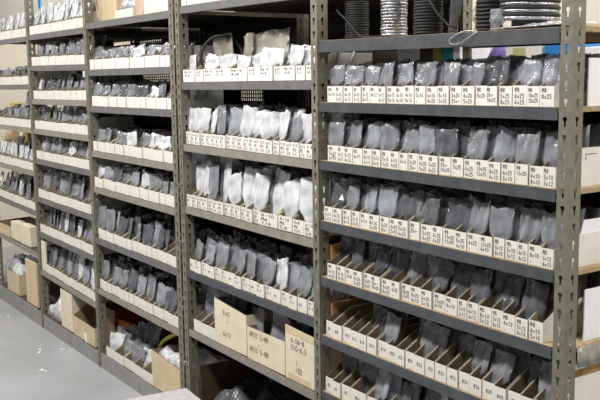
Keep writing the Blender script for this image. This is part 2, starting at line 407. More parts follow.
def row(bay, r, edges, rown, lettering=None, mix=None, hb=(.9, 1.05), yb=(.05, .08), fill=.95, second=.35, tilt=(.12, .3), wmul=1.0, ivory=False, skip=(), hj=.03, tall=1.0, ch=None, step=1, pen=.0016):
    """one row of bins and the bags standing in them"""
    n = len(edges)-1
    for i in range(n):
        xl, xr = edges[i], edges[i+1]
        if xr - xl < .01: continue
        bl = f'cream card bin, {ORD[i]} from the far post, {rown} bin row of {BAYN[bay]}'
        ln = lettering(i) if lettering else None
        place_bin(bay, r, xl, xr, bl, ln, 1+R.uniform(-hj, hj), ivory, f'card bins in the {rown} row of the {BAYN[bay]}', ch=ch, pen=pen)
        if i in skip or R.random() > fill or i % step: continue
        xc = (xl+xr)/2; z = sz(bay, r, xc) + .0035
        ms = R.choices([m for m, _ in mix], [q for _, q in mix])[0]
        hh = R.uniform(*hb)*tall; y = R.uniform(*yb) + (.02 if i % 2 else 0)
        wsc = min(1.6, (xr-xl)/BW)*R.uniform(.92, 1.1)*wmul
        g = f'bags in the {rown} row of the {BAYN[bay]}'
        place_bag(xc+R.uniform(-.004, .004), y, z, ms, f'{TINT[ms]} bag in {ORD[i]} bin from far post, {rown} row of {BAYN[bay]}',
                  wsc, hh, R.uniform(*tilt), R.uniform(-.14, .14), R.uniform(-.3, .3), R.uniform(.8, 1.2), g)
        for k in range(3):                       # packed behind it
            if R.random() > second: continue
            m2 = R.choices([m for m, _ in mix], [q for _, q in mix])[0]
            if k > 0 and R.random() < .6: m2 = 'bag_smoke'
            T = Matrix.Translation((xc+R.uniform(-.005, .005), y+.05+.055*k+R.uniform(-.01, .01), z)) @ Matrix.Rotation(R.uniform(-.15, .15), 4, 'Z') @ Matrix.Rotation(-R.uniform(*tilt), 4, 'X') @ Matrix.Rotation(R.uniform(-.1, .1), 4, 'Y')
            bag_mb(R.randrange(99999), .086*wsc, .158*hh*R.uniform(.95, 1.06)*(1+.02*k), .014, bags, T, 7, 8, 1, BM.index(m2))
bags = MB(); BM = ['bag_grey', 'bag_clear', 'bag_smoke', 'bag_white', 'bag_dark']
def fillrow(bay, x0, x1, pitch):
    n = max(1, round((x1-x0)/pitch)); e = [x0]
    for k in range(1, n): e.append(x0 + (x1-x0)*k/n + R.uniform(-.002, .002))
    return e + [x1]
# surveyed bin edges of the nearest bay
A2 = [-1.440, -1.377, -1.327, -1.272, -1.224, -1.178, -1.126, -1.082, -1.031, -.981, -.930, -.875, -.820, -.766, -.712, -.655, -.604, -.554, -.501, -.443, -.393, -.340]
A3 = [-1.441, -1.375, -1.327, -1.271, -1.213, -1.158, -1.111, -1.06, -1.011, -.963, -.914, -.862, -.812, -.755, -.700, -.649, -.593, -.538, -.484, -.431, -.381, -.328]
A4 = [-1.455, -1.400, -1.342, -1.290, -1.239, -1.186, -1.123, -1.070, -1.016, -.959, -.904, -.845, -.791, -.733, -.678, -.625, -.568, -.522, -.470, -.426, -.375, -.325]
A5 = [-1.440, -1.383, -1.330, -1.278, -1.221, -1.169, -1.112, -1.053, -1.003, -.956, -.900, -.840, -.781, -.722, -.679, -.628, -.569, -.520, -.466, -.415, -.360]
A6 = [-1.460, -1.415, -1.351, -1.298, -1.244, -1.191, -1.136, -1.078, -1.026, -.977, -.929, -.868, -.821, -.764, -.712, -.659, -.604, -.550, -.497, -.443, -.390, -.338]
A7 = [-1.464, -1.412, -1.36, -1.30, -1.20, -1.14, -1.08, -1.02, -.965, -.91, -.855]
SZ = ['4x10', '5x10', '6x10', '8x10', '3x12', '4x12', '5x12', '6x15', '8x15', '4x16', '5x16', '6x16', '8x16', '3x20', '4x20', '5x20', '25x-', '5x25', '6x25', '10x25', '8x25', '6x25', '12x25']
def let_a(k0):
    def f(i):
        a = SZ[(i+k0) % len(SZ)]; c = SZ[(i+k0+3) % len(SZ)]
        return ['M8', a, c] if (i*7+k0) % 5 else ['M8', a, '.']
    return f
G_ = [('bag_grey', 6), ('bag_clear', 2.5), ('bag_smoke', 2)]
row('A', 1, A2, 'second', let_a(0), G_, (.82, .92), (.024, .034), .97, .7, (.10, .22), ivory=True, pen=.002)
row('A', 2, A3, 'third', let_a(4), G_, (.9, 1.02), (.024, .034), 1, .75, (.10, .22), wmul=1.04, pen=.002)
row('A', 3, A4, 'fourth', let_a(7), G_, (.92, 1.05), (.024, .034), 1, .75, (.10, .22), wmul=1.04, pen=.002)
row('A', 4, A5, 'fifth', let_a(11), [('bag_smoke', 5), ('bag_dark', 4), ('bag_grey', 2)], (1.0, 1.12), (.03, .06), .92, .8, (.2, .42), pen=.002)
row('A', 5, A6, 'sixth', lambda i: ['', ' #%d' % (i*2+6)], [('bag_smoke', 4), ('bag_dark', 4), ('bag_grey', 3)], (.95, 1.12), (.035, .08), .82, .75, (.2, .42), pen=.0018, skip=(0, 1, 2, 5, 13))
row('A', 6, A7, 'seventh', lambda i: ['', ' #%d' % (i+3)], [('bag_clear', 4), ('bag_white', 2), ('bag_smoke', 3)], (.9, 1.1), (.03, .06), .95, .8, (.15, .3), skip=(0, 2), wmul=1.1)
# bay with the lettered cartons
xb0, xb1 = EXT['B']
def let_b(i): return [R.choice(('8-10', '5x8', '6x12', '4-16')), R.choice(('M6', 'M5', 'M10')), R.choice(('1/4', '3/8', '5.8', '2-5'))]
row('B', 0, fillrow('B', xb0+.006, xb1-.005, .052), 'top', None, [('bag_white', 1)], (.8, .9), (.03, .05), .7, 0, ivory=True)
B2 = [X_at(u, 82) for u in (181.5, 193, 201, 212, 227, 245)] + [X_at(u, 81) for u in (257, 270.5, 281, 293, 302, 310)]
row('B', 1, B2, 'second', lambda i: ['6x8', '5.5'] if i % 2 else ['M6-8', '4x8'], [('bag_white', 1)], (.70, .92), (.022, .03), 1, .60, (.05, .25), wmul=.95, ivory=True, ch=.011)
row('B', 2, fillrow('B', xb0+.006, xb1-.004, .0515), 'third', let_b, [('bag_white', 6), ('bag_clear', 2), ('bag_grey', 1)], (1.05, 1.25), (.025, .04), 1, .7, (.1, .25), wmul=1.1, ivory=True, pen=.002)
row('B', 3, fillrow('B', xb0+.006, X_at(256.5, 226), .0515)+[X_at(u, 226+(u-256)*.22) for u in (275, 289, 300, 311.5)], 'fourth', let_b, [('bag_clear', 4), ('bag_white', 3), ('bag_grey', 2)], (1.2, 1.55), (.025, .04), .95, .6, (.08, .2), wmul=1.15, pen=.002)
row('B', 4, fillrow('B', xb0+.006, xb1-.004, .066), 'fifth', lambda i: ['MT', '8-6'] if i % 3 else ['', 'M6'], [('bag_grey', 4), ('bag_clear', 3), ('bag_smoke', 2), ('bag_white', 1.2)], (.95, 1.2), (.025, .04), 1, .85, (.12, .3), wmul=1.05)
row('B', 5, [X_at(u, 335+(u-190)*.47) for u in (192, 199, 207, 214.5)], 'sixth', None, [('bag_grey', 3), ('bag_clear', 3)], (1.2, 1.5), (.05, .08), 1, .6, wmul=1.2)
# bay over the orange crate
xc0, xc1 = EXT['C']
CM = [('bag_grey', 5), ('bag_clear', 3), ('bag_smoke', 3), ('bag_white', 1)]
for r_, nm, mx, hb in ((1, 'second', [('bag_white', 3), ('bag_grey', 3), ('bag_clear', 2)], (.68, .8)), (2, 'third', CM, (.75, .95)), (3, 'fourth', [('bag_grey', 4), ('bag_white', 1.5), ('bag_smoke', 3)], (.75, .95)),
                       (4, 'fifth', CM, (.75, .95)), (5, 'sixth', [('bag_grey', 5), ('bag_smoke', 4), ('bag_clear', 2)], (1.0, 1.25)), (6, 'seventh', [('bag_grey', 5), ('bag_smoke', 3), ('bag_clear', 3)], (1.0, 1.25))):
    row('C', r_, fillrow('C', xc0+.006, xc1-.004, .0665), nm, None, mx, hb, (.024, .034), .97, .9, (.12, .32), ivory=r_ in (1, 2))
row('C', 7, [X_at(u, 354+(u-103)*.64) for u in (105, 113, 122.5, 132, 141, 151.5)], 'bottom', None, [('bag_clear', 3), ('bag_grey', 3), ('bag_white', 2)], (.82, .95), (.03, .05), 1, .7, (.2, .4), wmul=1.25)

# farther bays: past the first few hundred, the rest of the bins and of the bags
bins = MB()
def far_row(bay, r, x0, x1, white=False, hb=(.75, 1.0), fill=.95):
    e = fillrow(bay, x0, x1, .062)
    for xl, xr in zip(e, e[1:]):
        xc = (xl+xr)/2; z = max(sz(bay, r, xl), sz(bay, r, xr))+.0004
        bin_mb(w=xr-xl-.0012, hf=BF*R.uniform(.96, 1.04), mb=bins, T=Matrix.Translation((xc, .0085+R.uniform(0, .006), z)))
        for k in range(3):
            if R.random() > fill - .2*k: continue
            T = Matrix.Translation((xc, R.uniform(.028, .045)+.07*k, z+.003)) @ Matrix.Rotation(R.uniform(-.15, .15), 4, 'Z') @ Matrix.Rotation(R.uniform(-.35, -.1), 4, 'X') @ Matrix.Rotation(R.uniform(-.12, .12), 4, 'Y')
            h = .155*max(.8, R.uniform(*hb)*1.1)*(1+.1*k)
            bag_mb(R.randrange(9999), (xr-xl)*1.45, h, .015, bags, T, 6, 7, 1, 3 if white or R.random() < .1 else R.choices((0, 1, 2), (5, 3, 3))[0])
xd0, xd1 = EXT['D']; xe0, xe1 = EXT['E']
far_row('D', 0, xd0+.01, xd1-.005, True, (.9, 1.2), 1)
for r_ in (1, 2, 3, 4, 5, 6): far_row('D', r_, xd0+.01, xd1-.005, False, (.75, 1.0) if r_ < 5 else (1.0, 1.25))
far_row('D', 7, xd0+.10, xd1-.005, False, (1.0, 1.3))
far_row('E', 0, xe0+.05, xe1-.005, True, (.8, 1.1))
for r_, hb in ((1, (.5, .7)), (2, (.7, .8)), (3, (.8, 1.0)), (4, (.9, 1.2))): far_row('E', r_, xe0+.05, xe1-.005, r_ == 3, hb)
tag(bins.obj('far_parts_bins', ['cream', 'kraft']), 'rows of small cream card bins filling the two farthest bays', 'bins', kind='stuff')
tag(bags.obj('packed_plastic_bags', BM), 'grey and white plastic bags packed behind the front bags and in the two farthest bays', 'bags', kind='stuff')

# ------------------------------------------------------------------ other things
def carton(name, label, cat, x0, x1, y0, y1, z0, h, m='carton', hb=None, lines=None, group=None, inner='kraft', slope=0.0, ch=.02, pen=.003, lz=.8, flap=None, ink='ink_grey', lx=.1):
    """open-topped card box: four walls and a floor, the front's top edge may slope; optional lettering and folded flap as parts"""
    hb = hb or h; t = .004; w = x1-x0; d = y1-y0
    o = thing(name, label, cat, (x0, y0, z0), 0, group)
    mb = MB()
    mb.box(0, w, 0, d, 0, t, [0, 1, 0, 0, 0, 0])
    def wall(pa, pb, ha, hb_, n):   # wall between two plan points, thickness inwards n
        (xa, ya), (xb, yb) = pa, pb
        vs = [(xa, ya, t), (xb, yb, t), (xb, yb, hb_), (xa, ya, ha)] + [(xa+n[0]*t, ya+n[1]*t, t), (xb+n[0]*t, yb+n[1]*t, t), (xb+n[0]*t, yb+n[1]*t, hb_), (xa+n[0]*t, ya+n[1]*t, ha)]
        mb.add(vs, [(0,1,2,3),(7,6,5,4),(3,2,6,7),(0,4,5,1),(1,5,6,2),(0,3,7,4)], [0, 1, 1, 0, 0, 0])
    wall((0, 0), (w, 0), h, h-slope, (0, 1)); wall((w, d), (0, d), hb, hb, (0, -1))
    wall((w, t), (w, d-t), h-slope, hb, (-1, 0)); wall((0, d-t), (0, t), hb, h, (1, 0))
    mb.obj('box_body', [m, inner], o)
    if lines:
        lb = MB(); write(lb, lines, w*lx, h*lz, ch, pen, y=-.0006); lb.obj('lettering', ink, o)
    if flap:
        fb = MB(); fb.box(.004, w-.004, t, t+.004, 0, flap); f = fb.obj('top_flap', m, o); f.location = (0, 0, h-.006); f.rotation_euler = (.5, 0, 0)
    return o
def solid(name, label, cat, x0, x1, y0, y1, z0, z1, m, group=None, bev=.004, rz=0, rx=0, ry=0):
    mb = MB(); w, d, h = (x1-x0)/2, (y1-y0)/2, z1-z0
    mb.box(-w, w, -d, d, 0, h)
    o = mb.obj(name, m); o.location = ((x0+x1)/2, (y0+y1)/2, z0); o.rotation_euler = (rx, ry, rz)
    if bev:
        md = o.modifiers.new('edge', 'BEVEL'); md.width = min(bev, min(w, d, h/2)*.6); md.segments = 2
    return tag(o, label, cat, group)
def spool(label, x, y, z, r, h, wire, n, m_wire, m_core='black_matt', tail=None):
    o = thing('cable_spool', label, 'spool', (x, y, z))
    mb = MB(); mb.lathe([(r*.98, 0), (r*.98, .004), (r*.55, .006), (r*.55, h-.006), (r*.98, h-.004), (r*.98, h)]); mb.obj('core', m_core, o)
    mb = MB(); k = max(3, int((h-.012)/(2*wire)))
    for i in range(k):
        zz = .006 + wire + i*(h-.012-2*wire)/(k-1); rad = r - wire + R.uniform(-.0015, .0015)
        mb.tube([(rad*math.cos(a), rad*math.sin(a), zz + R.uniform(-.0006, .0006)) for a in [2*math.pi*j/26 for j in range(26)]], wire*1.04, 6, closed=True)
    mb.obj('winding', m_wire, o)
    if tail:
        mb = MB(); mb.tube(tail, wire*.9, 7); mb.obj('loose_end', m_wire, o)
    return o
zA1 = lambda x: sz('A', 0, x)
def A1p(u, Y):
    p = at(u, 36, Y); return p.x, zA1(min(max(p.x, -1.474), -.3)) + .0006
x, z = A1p(357, .13)
spool('matt black cable spool beside the post with a loose end across it', x, .13, z, .047, .145, .0042, 0, 'black',
      tail=[(-.055, -.056, .118), (-.03, -.060, .10), (0, -.063, .085), (.03, -.060, .06), (.055, -.058, .035), (.075, -.05, .012), (.12, -.05, .006), (.2, -.03, .006)])
x, z = A1p(394, .13)
spool('bright silver taped cable spool between the black spools', x, .13, z, .050, .19, .0055, 0, 'silver')
x, z = A1p(428, .13)
spool('ribbed black cable spool behind the white cord loop', x, .13, z, .052, .21, .0052, 0, 'black',
      tail=[(.03, -.052, .18), (.06, -.056, .12), (.10, -.05, .07), (.13, -.03, .03), (.17, -.03, .02)])
x, z = A1p(489, .17)
spool('narrow black cable spool half hidden beside the wide silver reel', x, .17, z, .045, .19, .006, 0, 'black')
x, z = A1p(529, .175)
o = thing('cable_spool', 'wide reel of black hose bound in silver tape at the near post', 'spool', (x, .175, z+.034))
for k in range(9):
    Tk = Matrix.Translation((0, 0, .0215*k)) @ Matrix.Rotation(.05, 4, 'Y')
    mb = MB(); rr_ = .093 - .001*(k % 3)
    mb.lathe([(rr_*.6, .0), (rr_*.97, .001), (rr_, .003), (rr_, .009), (rr_*.97, .0115), (rr_*.6, .012)], 36, T=Tk); mb.obj('silver_band', 'silver', o)
    mb = MB(); mb.tube([(.0885*math.cos(a), .0885*math.sin(a), .0168) for a in [2*math.pi*j/36 for j in range(36)]], .0058, 8, closed=True, T=Tk); mb.obj('hose_turn', 'black', o)
mb = MB(); mb.lathe([(.05, -.026), (.055, -.02), (.055, .2), (.05, .21)], 20); mb.obj('core', 'black_matt', o)
# crumpled foil under the reel
def crumple_sheet(name, label, cat, x0, x1, y0, y1, z, amp, m, nx=16, ny=8, seed=3):
    mb = MB(); vs = []; off = Vector((seed*3.1, seed*1.7, 0))
    for s in (1, -1):
        for j in range(ny+1):
            for i in range(nx+1):
                x_ = x0+(x1-x0)*i/nx; y_ = y0+(y1-y0)*j/ny
                hgt = (abs(noise.noise(Vector((x_*40, y_*40, 0))+off))*amp*1.8+.002) if s > 0 else 0
                if i in (0, nx) or j in (0, ny): hgt *= .3
                vs.append((x_, y_, z+hgt))
    n = (nx+1)*(ny+1); fs = []
    for j in range(ny):
        for i in range(nx):
            a = j*(nx+1)+i; fs += [(a, a+1, a+nx+2, a+nx+1), (n+a, n+a+nx+1, n+a+nx+2, n+a+1)]
    ring = [i for i in range(nx+1)] + [j*(nx+1)+nx for j in range(1, ny+1)] + [ny*(nx+1)+i for i in range(nx-1, -1, -1)] + [j*(nx+1) for j in range(ny-1, 0, -1)]
    for a, b_ in zip(ring, ring[1:]+ring[:1]): fs.append((b_, a, n+a, n+b_))
    mb.add(vs, fs, 0, None, False)
    return tag(mb.obj(name, m), label, cat)
xa, _ = A1p(494, .03); crumple_sheet('foil_sheet', 'crumpled silver foil sheet under the wide silver reel', 'foil', xa, -.335, .012, .27, zA1(-.5)+.0055, .014, 'foil')
# white cord
p0 = at(449, 36, -.004)
cord = [(449, 40, .0), (450.5, 43.5, -.004), (455, 44.3, -.006), (461, 42.5, -.006), (468, 38, -.006), (474, 33.5, -.004), (478, 31.5, .004), (470, 30.6, .012), (463, 31.6, .0), (455, 35, -.004), (449.8, 39.5, -.004)]
mb = MB(); pts = [at(u, v, y) for u, v, y in cord]
fine = []
for i in range(len(pts)-1):
    p_, a_, b_, n_ = pts[max(0, i-1)], pts[i], pts[i+1], pts[min(len(pts)-1, i+2)]
    for k in range(4):
        t = k/4; fine.append(.5*((2*a_)+(b_-p_)*t+(2*p_-5*a_+4*b_-n_)*t*t+(3*a_-p_-3*b_+n_)*t**3))
fine.append(pts[-1])
mb.tube(fine, .0013, 6); tag(mb.obj('looped_string', 'foil'), 'thin white cord looped over the front beam below the spools', 'cord')
# bagged hardware on the spool shelf
x, z = A1p(453, .16); o = place_bag(x, .16, z, 'bag_smoke', 'clear bag of grey parts on the top shelf beside ribbed spool', .85, 1.2, .05, t=2.4)
x, z = A1p(478, .2); o = place_bag(x, .2, z, 'bag_olive', 'brownish crumpled bag between ribbed spool and narrow spool', .9, .75, .2, .2, t=2.5)
x, z = A1p(490, .06); o = place_bag(x, .075, z, 'bag_clear', 'small shiny bag in front of the narrow spool', .6, .45, .1, .1, t=1.6)

# things on the far side of the nearest bay, seen over its second bin row
def rear(name, label, cat, u0, u1, vt, Y, m, z0, depth=.2, **k):
    a = at(u0, vt, Y); c = at(u1, vt, Y)
    return solid(name, label, cat, a.x, c.x, Y, Y+depth, z0, (a.z+c.z)/2, m, **k)
zr = sz('A', 1, -.9)+.0005
solid('dark_card', 'dark brown card closing the near end of the white-bag row behind the post', 'card', -1.536, -1.531, .056, .46, sz('B', 1, -1.53)+.0005, at(365, 49.5, .2).z, 'carton_dark', bev=.001)
zr = 1.50
rear_sh = MB(); rear_sh.box(-5.4, 1.15, DEPTH+.03, DEPTH+.62, zr-.03, zr-.0005)
rs = thing('storage_shelf', 'dark storage shelf standing behind the nearest bay with coloured goods on it', 'shelving')
rear_sh.obj('shelf_board', 'back', rs)
for sx in (-5.35, -2.4, 1.10):
    for yy in (DEPTH+.06, DEPTH+.58):
        mb = MB(); mb.box(sx-.02, sx+.02, yy-.02, yy+.02, 0, zr-.03); mb.obj('leg', 'black_matt', rs)
Yr = DEPTH+.10
rear('white_box', 'white box behind the cable spools showing under the top shelf', 'box', 392, 419, 12, Yr, 'white', zr, .25)
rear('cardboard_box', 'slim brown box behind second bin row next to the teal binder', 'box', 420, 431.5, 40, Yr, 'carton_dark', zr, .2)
rear('cardboard_box', 'olive edged board beside the teal binder', 'board', 432.5, 441, 38, Yr, 'olive', zr, .2)
rear('teal_binder', 'teal binder standing behind the second bin row', 'binder', 441.5, 452.5, 40, Yr, 'teal', zr, .22)
rear('white_box', 'narrow white box beside the teal binder', 'box', 453, 460, 40, Yr, 'white', zr, .2)
# purple pouch
a = at(476, 60, Yr); c = at(501, 60, Yr)
mb = MB()
mb.lathe([(.0, 0), (.9, .02), (1, .25), (.97, .6), (.8, .9), (.5, 1.0), (0, 1.02)], 24)
o = tag(mb.obj('cloth_pouch', 'purple'), 'purple cloth pouch behind the second bin row', 'pouch'); o.location = ((a.x+c.x)/2, Yr+.08, zr); o.scale = ((c.x-a.x)/2, .07, at(490, 47, Yr).z-zr)
# white carton with a yellow-green label
a = at(506, 44, Yr); c = at(542, 44, Yr)
o = thing('labelled_box', 'white box with a yellow-green square label behind second bin row', 'box', (a.x, Yr, zr))
mb = MB(); mb.box(0, c.x-a.x, 0, .22, 0, a.z-zr); bx = mb.obj('box_body', 'ivory', o)
l0 = at(513, 48, Yr); l1 = at(525.5, 57, Yr)
mb = MB(); mb.box(l0.x-a.x, l1.x-a.x, -.0015, -.0002, l1.z-zr, l0.z-zr); mb.obj('square_label', 'lime', o)
rear('blue_crate', 'bright blue plastic crate behind near end of second bin row', 'crate', 544, 566, 42, Yr, 'blue', zr, .25, bev=.01)
solid('white_box', 'white storage box beyond the near post on the rear shelf', 'box', at(572, 50, Yr).x, at(700, 50, Yr).x, Yr, Yr+.3, zr, at(585, 47, Yr).z, 'white')
# sheets and boxes closing the near end of the bay
def end_panel(name, label, cat, xx, y0, y1, z0, z1, m, t=.004, hole=None, slope=0):
    mb = MB()
    vs = [(xx, y0, z0), (xx, y1, z0), (xx, y1, z1), (xx, y0+slope, z1)]
    vs2 = [(xx+t, y, z) for _, y, z in vs]
    mb.add(vs+vs2, [(3,2,1,0),(4,5,6,7),(0,1,5,4),(1,2,6,5),(2,3,7,6),(3,0,4,7)])
    return tag(mb.obj(name, m), label, cat)
def sA(i): return sz('A', i, -.3)
mb = MB(); vs = []; n_ = 24
for s_ in (0, 1):
    for j in range(n_+1):
        y_ = .06+.5*j/n_; vs += [(-.274+.004*s_, y_, sA(4)+.0005), (-.272+.005*s_+.003*noise.noise(Vector((y_*30, 1, 1))), y_, sA(4)-.062+.006*noise.noise(Vector((y_*22, 5, 1))))]
N2 = 2*(n_+1); fs = []
for j in range(n_): fs += [(2*j, 2*j+1, 2*j+3, 2*j+2), (N2+2*j, N2+2*j+2, N2+2*j+3, N2+2*j+1), (2*j+1, N2+2*j+1, N2+2*j+3, 2*j+3), (2*j, 2*j+2, N2+2*j+2, N2+2*j)]
fs += [(0, N2, N2+1, 1), (2*n_, 2*n_+1, N2+2*n_+1, N2+2*n_)]
mb.add(vs, fs, 0, None, True); tag(mb.obj('plastic_film', 'bag_olive'), 'grey-brown plastic film hanging over open end of the fifth bin row shelf', 'film')
e = end_panel('white_sheet', 'white plastic sheet standing at the near open end of second bin row', 'sheet', -.300, .104, .56, sA(1)+.001, 1.931-ZO, 'white')
e = end_panel('white_sheet', 'white plastic sheet standing at the near open end of fifth bin row', 'sheet', -.300, .118, .56, sA(4)+.001, 1.252-ZO, 'white')
o = thing('cream_box', 'long cream box with cut handle closing near end of third bin row', 'box', (-.3155, .0, sA(2)+.001))
mb = MB(); mb.box(0, .020, .065, .56, 0, .113); mb.obj('box_body', 'cream', o)
mb = MB()
for y0, y1, z0, z1 in ((.100, .150, .0945, .097), (.100, .1025, .080, .097)): mb.box(.0202, .0206, y0, y1, z0, z1)
mb.obj('handle_cut', 'ink', o)
end_panel('cream_sheet', 'cream board closing the near end of the fourth bin row', 'board', -.304, .060, .56, sA(3)+.001, 1.421-ZO, 'cream')
end_panel('white_sheet', 'white sheet rising behind the cream board at near end of fourth row', 'sheet', -.310, .066, .56, sA(3)+.001, 1.460-ZO, 'white', slope=.05)
solid('cream_box', 'cream lidded box at the near open end of sixth bin row', 'box', -.322, -.296, .06, .56, sA(5)+.001, .985-ZO, 'cream')
solid('cardboard_box', 'brown cardboard box lying on cream lidded box near the open end', 'box', -.3215, -.300, .064, .115, .9855-ZO, 1.012-ZO, 'carton_orange')
solid('cardboard_box', 'second brown cardboard box lying behind the first on cream lidded box', 'box', -.3215, -.300, .119, .30, .9855-ZO, 1.012-ZO, 'carton_orange')
solid('white_board', 'white board lying flat over the brown boxes at the open end', 'board', -.322, -.292, .058, .56, 1.0125-ZO, 1.028-ZO, 'white')
# cardboard at the far end of rows in the spool bay
for i, (hh_, lb) in ((2, (.12, 'third')), (4, (.125, 'fifth')), (5, (.125, 'sixth'))):
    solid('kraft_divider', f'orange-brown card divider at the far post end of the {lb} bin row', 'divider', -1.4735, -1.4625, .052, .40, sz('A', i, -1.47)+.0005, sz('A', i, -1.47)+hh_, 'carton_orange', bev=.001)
p = at(331, 182, .32); q = at(372, 174, .32)
solid('cream_box', 'long cream box lying at the back of fourth bin row near far post', 'box', p.x, q.x+.35, .36, .50, sA(3)+.004, q.z+.02, 'cream')
# small blue pen and white paper tip
p = at(326, 196, .045); mb = MB(); mb.tube([(p.x+.004, p.y, sz('A', 3, p.x)+.0005+.075), (p.x, p.y, sz('A', 3, p.x)+.16)], .0022, 8); mb.tube([(p.x, p.y, sz('A', 3, p.x)+.16), (p.x, p.y, sz('A', 3, p.x)+.172)], .0042, 8)
tag(mb.obj('blue_pick', 'lightblue'), 'small sky-blue pick standing by the far post in fourth row', 'pick')
p = at(341, 200, .03); zz = p.z
mb = MB(); mb.add([(p.x-.014, .030, zz), (p.x+.016, .030, zz), (p.x+.002, .034, zz+.023), (p.x-.014, .032, zz), (p.x+.016, .032, zz), (p.x+.002, .036, zz+.023)], [(0,1,2),(5,4,3),(0,3,4,1),(1,4,5,2),(2,5,3,0)])
tag(mb.obj('paper_slip', 'white'), 'white pointed paper slip among grey bags in fourth row', 'paper')

# lettered-carton bay -------------------------------------------------
def B_x(u, v, Y=.012): return at(u, v, Y).x
zb = lambda x: sz('B', 5, x)+.0006
x0, x1 = B_x(216, 352), B_x(247.5, 365)
carton('lettered_carton', 'tall cream carton with faded lettering, farthest of the three lettered cartons', 'carton', x0, x1, .010, .33, zb(x0), .222, 'carton_pale', .20, ['8x6S', '  .', '', '6x10'], group='lettered cartons', slope=.028, ch=.024, pen=.0035, lz=.80, lx=.27)
x0, x1 = B_x(248.3, 365), B_x(285.5, 378)
carton('lettered_carton', 'long low cream carton with two lines of lettering, middle of three lettered cartons', 'carton', x0, x1, .010, .33, zb(x0), .152, 'carton_pale', .15, ['4M10 5-MM', '    .', '4M10 5-MM'], group='lettered cartons', ch=.024, pen=.0038, lz=.88, lx=.06)
x0, x1 = B_x(286.5, 383), B_x(315.2, 393)
carton('lettered_carton', 'tall carton with brown top band, nearest of the three lettered cartons', 'carton', x0, x1, .010, .33, zb(x0), .238, 'carton_pale', .20, ['6.56-8', '510-6.5', '', '  1', '  /02'], group='lettered cartons', slope=.012, ch=.022, pen=.0038, lz=.80, lx=.2)
band = bpy.data.objects[-1] if False else None
o = [q for q in bpy.data.objects if q.name.startswith('lettered_carton')][-1]
mb = MB(); w_ = x1-x0
mb.add([(.001, -.0012, .205), (w_-.001, -.0012, .195), (w_-.001, -.0012, .224), (.001, -.0012, .236), (.001, -.0002, .205), (w_-.001, -.0002, .195), (w_-.001, -.0002, .224), (.001, -.0002, .236)], [(0,1,2,3),(7,6,5,4),(3,2,6,7),(0,4,5,1),(1,5,6,2),(0,3,7,4)]); mb.obj('brown_band', 'carton', o)
mb = MB(); mb.box(.02, w_-.03, -.0012, -.0002, .004, .028); mb.obj('packing_tape', 'carton', o)
CW = ('farthest', 'farthest', 'farthest', 'farthest', 'middle', 'middle', 'middle', 'middle', 'nearest', 'nearest', 'nearest')
CP = ('front', 'second', 'third', 'rear', 'far front', 'near front', 'centre', 'rear', 'front', 'centre', 'rear')
for k, (u, Y, mm, ww, h_) in enumerate(((222, .05, 'bag_clear', 1.2, 1.66), (230, .09, 'bag_clear', 1.6, 1.62), (236, .19, 'bag_smoke', 1.6, 1.65), (246, .25, 'bag_grey', 1.6, 1.65), (257, .06, 'bag_clear', 1.3, 1.35), (273, .05, 'bag_grey', 1.35, 1.45), (265, .13, 'bag_olive', 1.6, 1.5), (274, .21, 'bag_grey', 1.8, 1.6), (298, .06, 'bag_grey', 1.2, 1.66), (303, .11, 'bag_clear', 1.2, 1.6), (308, .22, 'bag_smoke', 1.3, 1.6))):
    x = at(u, 350+.5*(u-230), Y).x
    place_bag(x, Y, zb(x)+.008, mm, f'{TINT[mm]} bag standing in the {CW[k]} lettered carton, {CP[k]} one', ww, h_, .15, R.uniform(-.1, .1), t=1.6)
for k, (u, Y, mm, ww, h_) in enumerate(((200, .16, 'bag_smoke', 1.6, 1.6), (208, .22, 'bag_grey', 1.7, 1.7), (216, .36, 'bag_smoke', 1.8, 1.65))):
    x = at(u, 338, Y).x; place_bag(x, Y, zb(x)+.004, mm, f'{TINT[mm]} bag behind the small bins beside the lettered cartons, {ORD[k]} from far post', ww, h_, .1, R.uniform(-.1, .1), t=1.8)
# bottom of that bay
zb6 = lambda x: sz('B', 6, x)+.001
x0, x1 = -2.56, -2.0
solid('dark_card', 'dark card added for the shaded side of the tan carton on bottom shelf', 'card', -2.640, -2.634, .058, .40, zb6(-2.64), zb6(-2.64)+.215, 'carton_dark', bev=.001)  # added dark sheet that gives the tan carton's side its shade
def heap_bag(label, x0, x1, y0, y1, z0, h, m, seed, cat='bag', name='plastic_bag'):
    """a lying, wrinkled bag"""
    mb = MB(); nx, ny = 18, 12; vs = []; off = Vector((seed*2.3, seed*1.1, seed))
    idx = {}
    for s in (1, -1):
        for j in range(ny+1):
            for i in range(nx+1):
                if s < 0 and (i in (0, nx) or j in (0, ny)): idx[i, j, s] = idx[i, j, 1]; continue
                u, v = i/nx, j/ny
                e_ = (max(0, 1-(2*u-1)**4)*max(0, 1-(2*v-1)**4))**.5
                x_ = x0+(x1-x0)*u; y_ = y0+(y1-y0)*v
                q_ = Vector((x_*22, y_*22, 0))+off
                hg = h*e_*(.8+.5*noise.noise(q_*.5)+.22*noise.noise(q_*1.4)+.16*abs(noise.noise(q_*3))) if s > 0 else 0
                ww_ = (1-e_)*.02
                idx[i, j, s] = len(vs); vs.append((x_+noise.noise(q_*2)*ww_, y_+noise.noise(q_*2+Vector((5, 5, 5)))*ww_, z0+max(0, hg)+.0005))
    fs = []
    for s in (1, -1):
        for j in range(ny):
            for i in range(nx):
                q_ = (idx[i, j, s], idx[i+1, j, s], idx[i+1, j+1, s], idx[i, j+1, s]); fs.append(q_ if s > 0 else q_[::-1])
    mb.add(vs, fs, 0, None, True); return tag(mb.obj(name, m), label, cat)
heap_bag('dark crumpled plastic bag lying on the bottom shelf under lettered cartons, far one', -2.55, -2.05, .03, .40, zb6(-2.2), .17, 'bag_smoke', 4)
